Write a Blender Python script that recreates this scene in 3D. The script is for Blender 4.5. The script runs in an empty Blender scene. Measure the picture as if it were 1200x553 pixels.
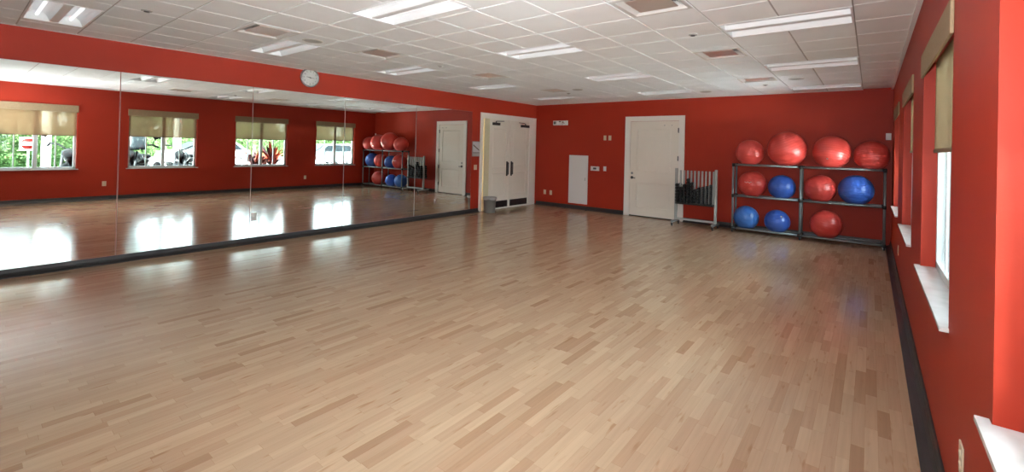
import bpy, bmesh, math, random
from mathutils import Vector, Matrix

SC = bpy.context.scene
COL = SC.collection
PI = math.pi

# ------------------------------------------------------------------ camera
F_PX, CX, CY = 523.5072, 615.159, 169.7304
YAW, PITCH, ROLL = -0.6594, 0.007, 0.0252
CAM = Vector((7.37, 0.0, 1.54))
fw = Vector((math.sin(YAW) * math.cos(PITCH), math.cos(YAW) * math.cos(PITCH), math.sin(PITCH)))
r0 = Vector((math.cos(YAW), -math.sin(YAW), 0))
u0 = r0.cross(fw)
rr = math.cos(ROLL) * r0 + math.sin(ROLL) * u0
uu = -math.sin(ROLL) * r0 + math.cos(ROLL) * u0
cam_d = bpy.data.cameras.new('camera')
cam = bpy.data.objects.new('camera', cam_d)
COL.objects.link(cam)
m = Matrix((rr, uu, -fw)).transposed().to_4x4()
m.translation = CAM
cam.matrix_world = m
cam_d.sensor_fit = 'HORIZONTAL'
cam_d.sensor_width = 36
cam_d.lens = F_PX / 1200 * 36
cam_d.shift_x = -(CX - 600) / 1200
cam_d.shift_y = (CY - 276.5) / 1200
cam_d.clip_start = 0.02
SC.camera = cam

# ------------------------------------------------------------------ world, lights, exposure
world = bpy.data.worlds.new('world')
SC.world = world
world.use_nodes = True
bg = world.node_tree.nodes['Background']
bg.inputs[0].default_value = (0.78, 0.92, 1.0, 1)
bg.inputs[1].default_value = 5.0
SC.view_settings.view_transform = 'Standard'
SC.view_settings.look = 'None'
SC.view_settings.gamma = 1
SC.view_settings.exposure = 2.08
SC.view_settings.use_curve_mapping = False
cy = SC.cycles
cy.max_bounces = 12
cy.diffuse_bounces = 6
cy.glossy_bounces = 6
cy.transmission_bounces = 6
cy.transparent_max_bounces = 12
cy.caustics_reflective = True
cy.caustics_refractive = False
cy.blur_glossy = 1.0
cy.sample_clamp_indirect = 6
cy.use_denoising = True
try:
    cy.denoiser = 'OPENIMAGEDENOISE'
except Exception:
    pass


def area(name, loc, direction, size, power, color=(1, 1, 1), size_y=None, portal=False):
    d = bpy.data.lights.new(name, 'AREA')
    d.energy = power
    d.color = color
    d.size = size
    if size_y:
        d.shape = 'RECTANGLE'
        d.size_y = size_y
    else:
        d.shape = 'DISK'
    if portal:
        d.cycles.is_portal = True
    o = bpy.data.objects.new(name, d)
    o.location = loc
    o.rotation_euler = Vector(direction).to_track_quat('-Z', 'Y').to_euler()
    COL.objects.link(o)
    return o


L, W, H = 9.984, 7.662, 2.74
Y0 = -3.0                       # wall behind the photographer
WIN = [(0.55, 1.88), (2.82, 4.29), (5.25, 6.75), (7.71, 9.14), (-2.04, -0.56)]
WZ0, WZ1 = 0.77, 2.22
GX = W + 0.10                   # glazing plane
# afternoon sun from behind the building: it lights the ground, plants and cars outside
sd = bpy.data.lights.new('sun', 'SUN')
sd.energy = 50
sd.color = (1.0, 0.985, 0.96)
sd.angle = 0.01
so = bpy.data.objects.new('sun', sd)
so.rotation_euler = Vector((0.10, 0.55, -1.0)).to_track_quat('-Z', 'Y').to_euler()
COL.objects.link(so)
# the camera's flash
area('camera_flash', CAM + Vector((-0.02, -0.03, 0.16)), fw + Vector((0, 0, 0.27)), 0.09, 27, (0.97, 0.98, 1.0)).data.spread = math.radians(140)
# sky portals in the window openings
for i, (a, b) in enumerate(WIN):
    area('window_portal', (GX + 0.12, (a + b) / 2, (WZ0 + WZ1) / 2), (-1, 0, 0), b - a, 1, portal=True, size_y=WZ1 - WZ0)
# a lamp in the corridor beyond the double door
area('corridor_lamp', (-0.7, 8.6, 2.5), (0, 0, -1), 0.6, 7, (1.0, 0.93, 0.7), size_y=0.6)


# ------------------------------------------------------------------ materials
def new_mat(name):
    m = bpy.data.materials.new(name)
    m.use_nodes = True
    nt = m.node_tree
    return m, nt, nt.nodes['Principled BSDF']


def mat(name, col, rough=0.5, metal=0.0, spec=0.5, var=0.0, vscale=6.0, bump=0.0, bscale=200.0, coat=0.0):
    m, nt, b = new_mat(name)
    b.inputs['Base Color'].default_value = (*col, 1)
    b.inputs['Roughness'].default_value = rough
    b.inputs['Metallic'].default_value = metal
    b.inputs['Specular IOR Level'].default_value = spec
    b.inputs['Coat Weight'].default_value = coat
    tc = nt.nodes.new('ShaderNodeTexCoord')
    if var:
        n = nt.nodes.new('ShaderNodeTexNoise')
        n.inputs['Scale'].default_value = vscale
        n.inputs['Detail'].default_value = 4
        nt.links.new(tc.outputs['Object'], n.inputs['Vector'])
        r = nt.nodes.new('ShaderNodeMapRange')
        r.inputs[1].default_value = 0.3
        r.inputs[2].default_value = 0.7
        r.inputs[3].default_value = 1 - var
        r.inputs[4].default_value = 1 + var
        nt.links.new(n.outputs[0], r.inputs[0])
        x = nt.nodes.new('ShaderNodeVectorMath')
        x.operation = 'SCALE'
        x.inputs[0].default_value = col
        nt.links.new(r.outputs[0], x.inputs['Scale'])
        nt.links.new(x.outputs[0], b.inputs['Base Color'])
    if bump:
        n = nt.nodes.new('ShaderNodeTexNoise')
        n.inputs['Scale'].default_value = bscale
        nt.links.new(tc.outputs['Object'], n.inputs['Vector'])
        bp = nt.nodes.new('ShaderNodeBump')
        bp.inputs['Strength'].default_value = bump
        bp.inputs['Distance'].default_value = 0.002
        nt.links.new(n.outputs[0], bp.inputs['Height'])
        nt.links.new(bp.outputs[0], b.inputs['Normal'])
    return m


def floor_mat():
    m, nt, b = new_mat('maple_boards')
    N, Lk = nt.nodes, nt.links

    def node(t, **kw):
        n = N.new(t)
        for k, v in kw.items():
            setattr(n, k, v)
        return n

    def math_(op, a, c=None):
        n = node('ShaderNodeMath', operation=op)
        for i, v in enumerate((a, c)):
            if v is None:
                continue
            if isinstance(v, (int, float)):
                n.inputs[i].default_value = v
            else:
                Lk.new(v, n.inputs[i])
        return n.outputs[0]
    tc = node('ShaderNodeTexCoord')
    sp = node('ShaderNodeSeparateXYZ')
    Lk.new(tc.outputs['Object'], sp.inputs[0])
    X, Y = sp.outputs[0], sp.outputs[1]
    bw = 0.058
    u = math_('DIVIDE', X, bw)
    row = math_('FLOOR', u)
    fx = math_('FRACT', u)
    w1 = node('ShaderNodeTexWhiteNoise', noise_dimensions='1D')
    Lk.new(row, w1.inputs['W'])
    w2 = node('ShaderNodeTexWhiteNoise', noise_dimensions='1D')
    Lk.new(math_('ADD', row, 371.5), w2.inputs['W'])
    ln = math_('ADD', math_('MULTIPLY', w2.outputs[0], 0.33), 0.24)
    v = math_('DIVIDE', math_('ADD', Y, math_('MULTIPLY', w1.outputs[0], 7.0)), ln)
    idx = math_('FLOOR', v)
    fy = math_('FRACT', v)
    cb = node('ShaderNodeCombineXYZ')
    Lk.new(row, cb.inputs[0])
    Lk.new(idx, cb.inputs[1])
    wn = node('ShaderNodeTexWhiteNoise', noise_dimensions='2D')
    Lk.new(cb.outputs[0], wn.inputs['Vector'])
    ramp = node('ShaderNodeValToRGB')
    e = ramp.color_ramp.elements
    e[0].position, e[0].color = 0.0, (0.345, 0.21, 0.125, 1)
    e[1].position, e[1].color = 1.0, (0.485, 0.345, 0.225, 1)
    for p, c in ((0.05, (0.385, 0.245, 0.15, 1)), (0.15, (0.42, 0.28, 0.18, 1)), (0.5, (0.435, 0.298, 0.192, 1)), (0.8, (0.455, 0.318, 0.205, 1))):
        k = e.new(p)
        k.color = c
    Lk.new(wn.outputs['Value'], ramp.inputs[0])
    # grain drawn along the board
    mp = node('ShaderNodeMapping')
    mp.inputs['Scale'].default_value = (60, 2.2, 1)
    Lk.new(tc.outputs['Object'], mp.inputs[0])
    off = node('ShaderNodeVectorMath', operation='ADD')
    Lk.new(mp.outputs[0], off.inputs[0])
    sc_ = node('ShaderNodeVectorMath', operation='SCALE')
    Lk.new(wn.outputs['Color'], sc_.inputs[0])
    sc_.inputs['Scale'].default_value = 30
    Lk.new(sc_.outputs[0], off.inputs[1])
    gn = node('ShaderNodeTexNoise')
    gn.inputs['Scale'].default_value = 1.0
    gn.inputs['Detail'].default_value = 3
    Lk.new(off.outputs[0], gn.inputs['Vector'])
    gr = node('ShaderNodeMapRange')
    gr.inputs[1].default_value, gr.inputs[2].default_value = 0.3, 0.7
    gr.inputs[3].default_value, gr.inputs[4].default_value = 0.93, 1.05
    Lk.new(gn.outputs[0], gr.inputs[0])
    # brown heartwood streaks and knots on some boards
    mp2 = node('ShaderNodeMapping')
    mp2.inputs['Scale'].default_value = (26, 4.5, 1)
    Lk.new(tc.outputs['Object'], mp2.inputs[0])
    kn = node('ShaderNodeTexNoise')
    kn.inputs['Scale'].default_value = 1.0
    kn.inputs['Detail'].default_value = 2
    off2 = node('ShaderNodeVectorMath', operation='ADD')
    Lk.new(mp2.outputs[0], off2.inputs[0])
    Lk.new(sc_.outputs[0], off2.inputs[1])
    Lk.new(off2.outputs[0], kn.inputs['Vector'])
    kr = node('ShaderNodeMapRange')
    kr.inputs[1].default_value, kr.inputs[2].default_value = 0.64, 0.77
    kr.inputs[3].default_value, kr.inputs[4].default_value = 0.0, 0.6
    Lk.new(kn.outputs[0], kr.inputs[0])
    # joints
    gx = math_('LESS_THAN', math_('MINIMUM', fx, math_('SUBTRACT', 1.0, fx)), 0.012)
    gy = math_('LESS_THAN', math_('MULTIPLY', fy, ln), 0.002)
    gap = math_('MULTIPLY', math_('MAXIMUM', gx, gy), 0.35)
    c1 = node('ShaderNodeVectorMath', operation='SCALE')
    Lk.new(ramp.outputs[0], c1.inputs[0])
    Lk.new(gr.outputs[0], c1.inputs['Scale'])
    mx = node('ShaderNodeMix', data_type='RGBA')
    Lk.new(kr.outputs[0], mx.inputs[0])
    Lk.new(c1.outputs[0], mx.inputs[6])
    mx.inputs[7].default_value = (0.27, 0.13, 0.055, 1)
    mx2 = node('ShaderNodeMix', data_type='RGBA')
    Lk.new(gap, mx2.inputs[0])
    Lk.new(mx.outputs[2], mx2.inputs[6])
    mx2.inputs[7].default_value = (0.22, 0.12, 0.06, 1)
    Lk.new(mx2.outputs[2], b.inputs['Base Color'])
    b.inputs['Roughness'].default_value = 0.2
    b.inputs['Specular IOR Level'].default_value = 0.45
    rn = node('ShaderNodeTexNoise')
    rn.inputs['Scale'].default_value = 9
    rn.inputs['Detail'].default_value = 3
    mp3 = node('ShaderNodeMapping')
    mp3.inputs['Scale'].default_value = (1.8, 0.5, 1)
    Lk.new(tc.outputs['Object'], mp3.inputs[0])
    Lk.new(mp3.outputs[0], rn.inputs['Vector'])
    rm = node('ShaderNodeMapRange')
    rm.inputs[3].default_value, rm.inputs[4].default_value = 0.11, 0.22
    Lk.new(rn.outputs[0], rm.inputs[0])
    Lk.new(rm.outputs[0], b.inputs['Roughness'])
    bp = node('ShaderNodeBump')
    bp.inputs['Strength'].default_value = 0.12
    bp.inputs['Distance'].default_value = 0.002
    hn = math_('ADD', math_('MULTIPLY', wn.outputs['Value'], 0.0), rn.outputs[0])
    Lk.new(hn, bp.inputs['Height'])
    Lk.new(bp.outputs[0], b.inputs['Normal'])
    return m


def glass_mat():
    m, nt, b = new_mat('window_glass')
    out = nt.nodes['Material Output']
    tr = nt.nodes.new('ShaderNodeBsdfTransparent')
    tr.inputs[0].default_value = (0.93, 0.97, 0.96, 1)
    gl = nt.nodes.new('ShaderNodeBsdfGlossy')
    gl.inputs['Roughness'].default_value = 0.01
    fr = nt.nodes.new('ShaderNodeFresnel')
    fr.inputs[0].default_value = 1.35
    mx = nt.nodes.new('ShaderNodeMixShader')
    nt.links.new(fr.outputs[0], mx.inputs[0])
    nt.links.new(tr.outputs[0], mx.inputs[1])
    nt.links.new(gl.outputs[0], mx.inputs[2])
    nt.links.new(mx.outputs[0], out.inputs[0])
    return m


def shade_mat():
    m, nt, b = new_mat('shade_weave')
    out = nt.nodes['Material Output']
    df = nt.nodes.new('ShaderNodeBsdfDiffuse')
    df.inputs[0].default_value = (0.48, 0.315, 0.175, 1)
    tl = nt.nodes.new('ShaderNodeBsdfTranslucent')
    tl.inputs[0].default_value = (0.075, 0.054, 0.030, 1)
    tr = nt.nodes.new('ShaderNodeBsdfTransparent')
    tr.inputs[0].default_value = (1, 0.95, 0.8, 1)
    a = nt.nodes.new('ShaderNodeMixShader')
    a.inputs[0].default_value = 0.4
    nt.links.new(df.outputs[0], a.inputs[1])
    nt.links.new(tl.outputs[0], a.inputs[2])
    # open weave: fine threads let a little of the view through
    c = nt.nodes.new('ShaderNodeMixShader')
    c.inputs[0].default_value = 0.032
    nt.links.new(a.outputs[0], c.inputs[1])
    nt.links.new(tr.outputs[0], c.inputs[2])
    nt.links.new(c.outputs[0], out.inputs[0])
    return m


def tile_mat(name, col):
    return mat(name, col, 0.9, spec=0.2, var=0.03, vscale=2.5, bump=0.5, bscale=120)


M = dict(
    red=mat('red_wall_paint', (0.372, 0.029, 0.0115), 0.5, spec=0.22, var=0.03, vscale=1.5, bump=0.12, bscale=90),
    floor=floor_mat(),
    tile=tile_mat('ceiling_tile', (0.91, 0.93, 0.945)),
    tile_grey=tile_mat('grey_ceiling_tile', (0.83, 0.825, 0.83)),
    grid=mat('ceiling_grid_metal', (0.50, 0.47, 0.45), 0.6),
    white=mat('white_paint', (0.86, 0.83, 0.77), 0.4),
    door=mat('cream_door_paint', (0.83, 0.78, 0.69), 0.38, var=0.01),
    cream=mat('yellow_cream_paint', (0.70, 0.65, 0.44), 0.45),
    corridor=mat('yellow_corridor_paint', (0.72, 0.55, 0.14), 0.6),
    base=mat('black_rubber_base', (0.028, 0.026, 0.026), 0.45, var=0.1),
    black=mat('black_metal', (0.015, 0.015, 0.016), 0.4),
    dumbbell=mat('dumbbell_black', (0.006, 0.006, 0.007), 0.35, spec=0.35),
    rubber=mat('black_rubber', (0.012, 0.012, 0.013), 0.55),
    chrome=mat('chrome', (0.75, 0.76, 0.77), 0.15, metal=1),
    steel=mat('grey_steel', (0.30, 0.32, 0.33), 0.35, metal=0.6),
    pipe=mat('dark_pipe_steel', (0.22, 0.25, 0.26), 0.35, metal=0.35),
    slat=mat('grey_slat_paint', (0.36, 0.37, 0.35), 0.45),
    glass=glass_mat(),
    shade=shade_mat(),
    valance=mat('tan_valance_cloth', (0.31, 0.225, 0.13), 0.8, var=0.06, vscale=40),
    shade_bar=mat('brown_hem', (0.23, 0.15, 0.085), 0.7),
    vinyl=mat('window_vinyl', (0.62, 0.66, 0.66), 0.4),
    sill=mat('pale_marble', (0.62, 0.62, 0.61), 0.25, var=0.10, vscale=9),
    fix=mat('fixture_enamel', (0.84, 0.85, 0.86), 0.35),
    lens=None,
    ventframe=mat('vent_enamel', (0.70, 0.68, 0.65), 0.4),
    plate=mat('vent_plate_bounce_tint', (0.72, 0.60, 0.54), 0.3, metal=0.55),  # tan bounce from floor and walls is put into this base colour
    grille=mat('speaker_grille', (0.46, 0.45, 0.44), 0.6),
    dark=mat('dark_grey', (0.10, 0.10, 0.10), 0.5),
    ivory=mat('ivory_plastic', (0.66, 0.58, 0.42), 0.4),
    plastic=mat('white_plastic', (0.75, 0.74, 0.72), 0.4),
    panel=mat('panel_enamel', (0.78, 0.76, 0.75), 0.4),
    clockface=mat('clock_face', (0.66, 0.68, 0.67), 0.35),
    clockrim=mat('clock_rim', (0.50, 0.52, 0.53), 0.25, metal=0.7),
    bin=mat('grey_bin_plastic', (0.24, 0.22, 0.195), 0.5, var=0.05),
    bag=mat('bin_liner', (0.38, 0.36, 0.34), 0.35),
    redball=mat('red_ball_vinyl', (0.53, 0.052, 0.042), 0.3, spec=0.5, var=0.03, vscale=4),
    blueball=mat('blue_ball_vinyl', (0.035, 0.10, 0.42), 0.28, spec=0.5, var=0.03, vscale=4),
    ltblueball=mat('light_blue_ball_vinyl', (0.045, 0.15, 0.46), 0.3, spec=0.5, var=0.03, vscale=4),
    signpale=mat('placard_white', (0.62, 0.62, 0.64), 0.4),
    signbrown=mat('placard_brown', (0.10, 0.05, 0.03), 0.5),
    signgrey=mat('placard_grey', (0.30, 0.29, 0.28), 0.4),
    concrete=mat('pale_concrete', (0.68, 0.71, 0.71), 0.8, var=0.06, vscale=1.0),
    column=mat('column_stucco', (0.62, 0.63, 0.63), 0.8, var=0.04),
    signred=mat('traffic_red', (0.05, 0.0035, 0.003), 0.6, spec=0.02),
    orange=mat('orange_plastic', (0.85, 0.20, 0.02), 0.4),
    carsilver=mat('silver_car_paint', (0.10, 0.115, 0.12), 0.45, spec=0.2),
    carwhite=mat('white_car_paint', (0.75, 0.76, 0.76), 0.3),
    carglass=mat('car_glass', (0.006, 0.009, 0.011), 0.3, spec=0.06),
    bikeblack=mat('motorcycle_black', (0.0018, 0.0022, 0.003), 0.5, spec=0.02),
    tyre=mat('tyre_rubber', (0.0018, 0.0018, 0.002), 0.7, spec=0.02),
    bikemetal=mat('motorcycle_metal', (0.012, 0.014, 0.016), 0.5, spec=0.05),
    leather=mat('black_leather', (0.0018, 0.0018, 0.002), 0.6, spec=0.02),
    bark=mat('bark', (0.16, 0.11, 0.07), 0.9, var=0.2, vscale=10),
)


def leaf_mat(name, c1, c2):
    m, nt, b = new_mat(name)
    tc = nt.nodes.new('ShaderNodeTexCoord')
    n = nt.nodes.new('ShaderNodeTexNoise')
    n.inputs['Scale'].default_value = 3
    nt.links.new(tc.outputs['Object'], n.inputs['Vector'])
    r = nt.nodes.new('ShaderNodeValToRGB')
    r.color_ramp.elements[0].position = 0.35
    r.color_ramp.elements[1].position = 0.65
    r.color_ramp.elements[0].color = (*c1, 1)
    r.color_ramp.elements[1].color = (*c2, 1)
    nt.links.new(n.outputs[0], r.inputs[0])
    nt.links.new(r.outputs[0], b.inputs['Base Color'])
    b.inputs['Roughness'].default_value = 0.8
    b.inputs['Specular IOR Level'].default_value = 0.08
    return m


M['hedge'] = leaf_mat('hedge_leaves', (0.012, 0.03, 0.008), (0.03, 0.06, 0.018))
M['crown'] = leaf_mat('tree_leaves', (0.03, 0.06, 0.018), (0.07, 0.105, 0.04))
M['redleaf'] = leaf_mat('red_leaves', (0.06, 0.008, 0.006), (0.16, 0.03, 0.012))
M['plumleaf'] = leaf_mat('plum_leaves', (0.008, 0.006, 0.009), (0.03, 0.012, 0.014))
M['lawn'] = leaf_mat('lawn_grass', (0.03, 0.06, 0.015), (0.05, 0.085, 0.03))


def mirror_mat():
    m, nt, b = new_mat('silvered_mirror')
    b.inputs['Base Color'].default_value = (0.80, 0.83, 0.80, 1)
    b.inputs['Metallic'].default_value = 1
    b.inputs['Roughness'].default_value = 0.006
    return m




def lamp_mat():
    m, nt, b = new_mat('lamp_tube_added_glow')
    b.inputs['Base Color'].default_value = (0.9, 0.92, 0.94, 1)
    b.inputs['Emission Color'].default_value = (0.93, 0.97, 1.0, 1)
    b.inputs['Emission Strength'].default_value = 0.22  # faint glow added so the fixtures stand out from the tiles
    return m


M['lens'] = lamp_mat()
M['mirror'] = mirror_mat()
M['mirror_edge'] = mat('mirror_edge', (0.55, 0.62, 0.60), 0.2)


# ------------------------------------------------------------------ mesh helpers
class MB:
    """collects shapes and links them as ONE mesh object"""

    def __init__(s):
        s.bm = bmesh.new()

    def box(s, a, b):
        x0, y0, z0 = [min(p, q) for p, q in zip(a, b)]
        x1, y1, z1 = [max(p, q) for p, q in zip(a, b)]
        v = [s.bm.verts.new(p) for p in ((x0, y0, z0), (x1, y0, z0), (x1, y1, z0), (x0, y1, z0), (x0, y0, z1), (x1, y0, z1), (x1, y1, z1), (x0, y1, z1))]
        for f in ((3, 2, 1, 0), (4, 5, 6, 7), (0, 1, 5, 4), (1, 2, 6, 5), (2, 3, 7, 6), (3, 0, 4, 7)):
            s.bm.faces.new([v[i] for i in f])
        return s

    def quad(s, *p):
        s.bm.faces.new([s.bm.verts.new(q) for q in p])
        return s

    def tube(s, pts, r, n=12, cap=True, closed=False):
        pts = [Vector(p) for p in pts]
        rs = r if isinstance(r, (list, tuple)) else [r] * len(pts)
        rings = []
        prev = None
        for i, p in enumerate(pts):
            if closed:
                t = (pts[(i + 1) % len(pts)] - pts[i - 1]).normalized()
            elif i == 0:
                t = (pts[1] - p).normalized()
            elif i == len(pts) - 1:
                t = (p - pts[i - 1]).normalized()
            else:
                t = ((pts[i + 1] - p).normalized() + (p - pts[i - 1]).normalized()).normalized()
            if prev is None:
                a = t.orthogonal().normalized()
            else:
                a = (prev - t * prev.dot(t)).normalized()
            prev = a
            b = t.cross(a)
            rings.append([s.bm.verts.new(p + rs[i] * (math.cos(2 * PI * k / n) * a + math.sin(2 * PI * k / n) * b)) for k in range(n)])
        m_ = len(rings)
        for i in range(m_ if closed else m_ - 1):
            A, B = rings[i], rings[(i + 1) % m_]
            for k in range(n):
                f = s.bm.faces.new((A[k], A[(k + 1) % n], B[(k + 1) % n], B[k]))
                f.smooth = True
        if cap and not closed:
            s.bm.faces.new(rings[0][::-1])
            s.bm.faces.new(rings[-1])
        return s

    def lathe(s, prof, center=(0, 0, 0), axis=(0, 0, 1), n=32, smooth=True):
        """prof: list of (radius, height) along axis"""
        c = Vector(center)
        ax = Vector(axis).normalized()
        a = ax.orthogonal().normalized()
        b = ax.cross(a)
        rings = []
        for r, h in prof:
            if r < 1e-6:
                rings.append([s.bm.verts.new(c + ax * h)])
            else:
                rings.append([s.bm.verts.new(c + ax * h + r * (math.cos(2 * PI * k / n) * a + math.sin(2 * PI * k / n) * b)) for k in range(n)])
        for A, B in zip(rings, rings[1:]):
            for k in range(n):
                k2 = (k + 1) % n
                if len(A) == 1 and len(B) == 1:
                    continue
                if len(A) == 1:
                    f = s.bm.faces.new((A[0], B[k], B[k2])[::-1])
                elif len(B) == 1:
                    f = s.bm.faces.new((A[k], A[k2], B[0]))
                else:
                    f = s.bm.faces.new((A[k], A[k2], B[k2], B[k]))
                f.smooth = smooth
        return s

    def prism(s, poly, d):
        """closed polygon (3D points) extruded by vector d"""
        d = Vector(d)
        A = [s.bm.verts.new(p) for p in poly]
        B = [s.bm.verts.new(Vector(p) + d) for p in poly]
        n = len(A)
        s.bm.faces.new(A[::-1])
        s.bm.faces.new(B)
        for k in range(n):
            s.bm.faces.new((A[k], A[(k + 1) % n], B[(k + 1) % n], B[k]))
        return s

    def sphere(s, c, r, u=32, v=16, sc=(1, 1, 1)):
        r_ = bmesh.ops.create_uvsphere(s.bm, u_segments=u, v_segments=v, radius=r)
        for vv in r_['verts']:
            vv.co = Vector((vv.co.x * sc[0], vv.co.y * sc[1], vv.co.z * sc[2])) + Vector(c)
        for f in s.bm.faces:
            if len(f.verts) <= 4 and all(q in r_['verts'] for q in f.verts[:1]):
                f.smooth = True
        return s

    def build(s, name, material, parent=None, bevel=0.0, fixn=True):
        if fixn:
            bmesh.ops.recalc_face_normals(s.bm, faces=s.bm.faces)
        me = bpy.data.meshes.new(name)
        s.bm.to_mesh(me)
        s.bm.free()
        mm = material if isinstance(material, bpy.types.Material) else M[material]
        me.materials.append(mm)
        o = bpy.data.objects.new(name, me)
        COL.objects.link(o)
        if parent is not None:
            o.parent = parent
        if bevel:
            md = o.modifiers.new('bevel', 'BEVEL')
            md.width = bevel
            md.segments = 2
            md.limit_method = 'ANGLE'
        return o


def tag(o, label=None, cat=None, group=None, kind=None):
    if label:
        o['label'] = label
    if cat:
        o['category'] = cat
    if group:
        o['group'] = group
    if kind:
        o['kind'] = kind
    return o


def thing(name, loc, label, cat, group=None, rz=0.0, kind=None):
    o = bpy.data.objects.new(name, None)
    o.empty_display_size = 0.1
    COL.objects.link(o)
    o.location = loc
    o.rotation_euler = (0, 0, rz)
    return tag(o, label, cat, group, kind)


def dup(root, loc, rz=None, label=None, group=None, scale=None):
    r = root.copy()
    COL.objects.link(r)
    r.location = loc
    if rz is not None:
        r.rotation_euler = (0, 0, rz)
    if scale is not None:
        r.scale = scale
    if label:
        r['label'] = label
    if group:
        r['group'] = group
    for ch in list(root.children):
        c = ch.copy()
        COL.objects.link(c)
        c.parent = r
        for g in ch.children:
            d = g.copy()
            COL.objects.link(d)
            d.parent = c
    return r


# ------------------------------------------------------------------ room shell
tag(MB().box((-0.02, Y0 - 0.1, -0.12), (W + 0.005, L + 0.02, 0)).build('floor', 'floor'), 'glossy maple board floor running the length of the room', 'floor', kind='structure')

# left wall with the double-door opening
D0, D1, DZ = 7.85, 9.90, 2.262
mb = MB().box((-0.12, Y0 - 0.12, -0.1), (0, D0, H + 0.1)).box((-0.12, D0, DZ), (0, D1, H + 0.1)).box((-0.12, D1, -0.1), (0, L + 0.12, H + 0.1))
tag(mb.build('wall_left', 'red'), 'red wall behind the mirrors and the double door', 'wall', kind='structure')
# back wall
tag(MB().box((0, L, -0.1), (W + 0.1, L + 0.12, H + 0.1)).build('wall_back', 'red'), 'red end wall with white door and ball rack', 'wall', kind='structure')
tag(MB().box((0, Y0 - 0.12, -0.1), (W + 0.1, Y0, H + 0.1)).build('wall_front', 'red'), 'red wall behind the photographer', 'wall', kind='structure')
# right wall with the window openings
mb = MB()
edges = sorted(WIN)
prev = Y0
for a, b in edges:
    mb.box((W, prev, -0.1), (W + 0.16, a, H + 0.1))
    mb.box((W, a, -0.1), (W + 0.16, b, WZ0 - 0.018))
    mb.box((W, a, WZ1), (W + 0.16, b, H + 0.1))
    prev = b
mb.box((W, prev, -0.1), (W + 0.16, L, H + 0.1))
tag(mb.build('wall_right', 'red'), 'red wall with four recessed windows', 'wall', kind='structure')

# ceiling with cut-outs for fixtures and vents
XG = [0.40, 0.91, 1.42, 1.94, 2.47, 3.02, 3.58, 4.09, 4.61, 5.13, 5.66, 6.20, 6.72, 7.24]
YG = [-2.9, -2.4, -1.95, -1.48, -1.0, -0.53, -0.05, 0.42, 0.89, 1.36, 1.84, 2.32, 2.79, 3.24, 3.74, 4.24, 4.70, 5.28, 5.82, 6.38, 6.84, 7.40, 7.80, 8.2, 8.58, 9.0, 9.5]
YT = [-2.7, -2.2, -1.7, -1.2, -0.7, -0.2, 0.3, 0.8, 1.3, 1.8, 2.3, 2.82, 3.35, 3.88, 4.40, 4.93, 5.50, 6.06, 6.64, 7.20, 7.80, 8.45, 9.08, 9.50]
FIX = [  # x0, x1, y0, y1, label
    (0.56, 1.62, 0.42, 0.88, "big twin-vault ceiling light above the mirror's near end, touching the picture's top edge"),
    (0.86, 1.94, 2.39, 2.82, "white ceiling light before the wall clock, touching the corner of a square vent"),
    (0.90, 1.94, 4.28, 4.70, "first white ceiling light beyond the wall clock in the mirror-side row"),
    (0.90, 1.94, 6.38, 6.76, "second white ceiling light beyond the wall clock in the mirror-side row"),
    (0.92, 1.95, 8.54, 8.85, "farthest white ceiling light of the mirror-side row, beside the double-door corner"),
    (3.59, 4.66, 2.22, 2.70, "biggest white ceiling light of the middle row, cut by the picture's top edge"),
    (3.60, 4.63, 4.20, 4.68, "second white ceiling light of the middle row, counting away from the camera"),
    (3.57, 4.59, 6.40, 6.88, "third white ceiling light of the middle row, counting away from the camera"),
    (3.55, 4.56, 8.60, 9.04, "last white ceiling light of the middle row, close above the single white door"),
    (6.21, 7.235, 4.38, 4.93, "nearest and brightest ceiling light of the window-side row, ending at the grey ceiling strip"),
    (6.21, 7.235, 6.64, 7.20, "second ceiling light of the window-side row, ending at the grey ceiling strip"),
    (6.20, 7.235, 9.10, 9.50, "farthest ceiling light of the window-side row, close above the ball rack"),
]
VENT = [
    (1.87, 2.44, 1.86, 2.34, "square ceiling vent nearest the camera on the mirror side, left of a round speaker"),
    (1.98, 2.50, 3.22, 3.73, "second square ceiling vent on the mirror side, above the wall clock"),
    (2.02, 2.51, 5.29, 5.80, "third square ceiling vent on the mirror side, with a yellowish plate"),
    (2.01, 2.42, 7.38, 7.82, "farthest square ceiling vent on the mirror side, near the emergency light corner"),
    (5.68, 6.19, 3.24, 3.74, "large square ceiling vent cut by the picture's top edge, with a tan plate"),
    (5.66, 6.17, 5.44, 5.95, "second square ceiling vent beside the window-side lights"),
    (5.64, 6.16, 7.76, 8.18, "smallest-looking square vent beside the window-side lights, near the back wall"),
]
holes = [(f[0] + 0.012, f[1] - 0.012, f[2] + 0.012, f[3] - 0.012) for f in FIX] + [(v[0] + 0.02, v[1] - 0.02, v[2] + 0.02, v[3] - 0.02) for v in VENT]
STRIP = 7.24
STRIP_UP = 0.012


def holed_plane(mb, x0, x1, y0, y1, z, hs):
    xs = sorted({x0, x1, *[c for h in hs for c in h[:2] if x0 < c < x1]})
    for xa, xb in zip(xs, xs[1:]):
        xm = (xa + xb) / 2
        act = sorted((h[2], h[3]) for h in hs if h[0] < xm < h[1])
        yy = y0
        for a, b in act:
            mb.quad((xa, yy, z), (xb, yy, z), (xb, a, z), (xa, a, z))
            yy = b
        mb.quad((xa, yy, z), (xb, yy, z), (xb, y1, z), (xa, y1, z))


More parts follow.
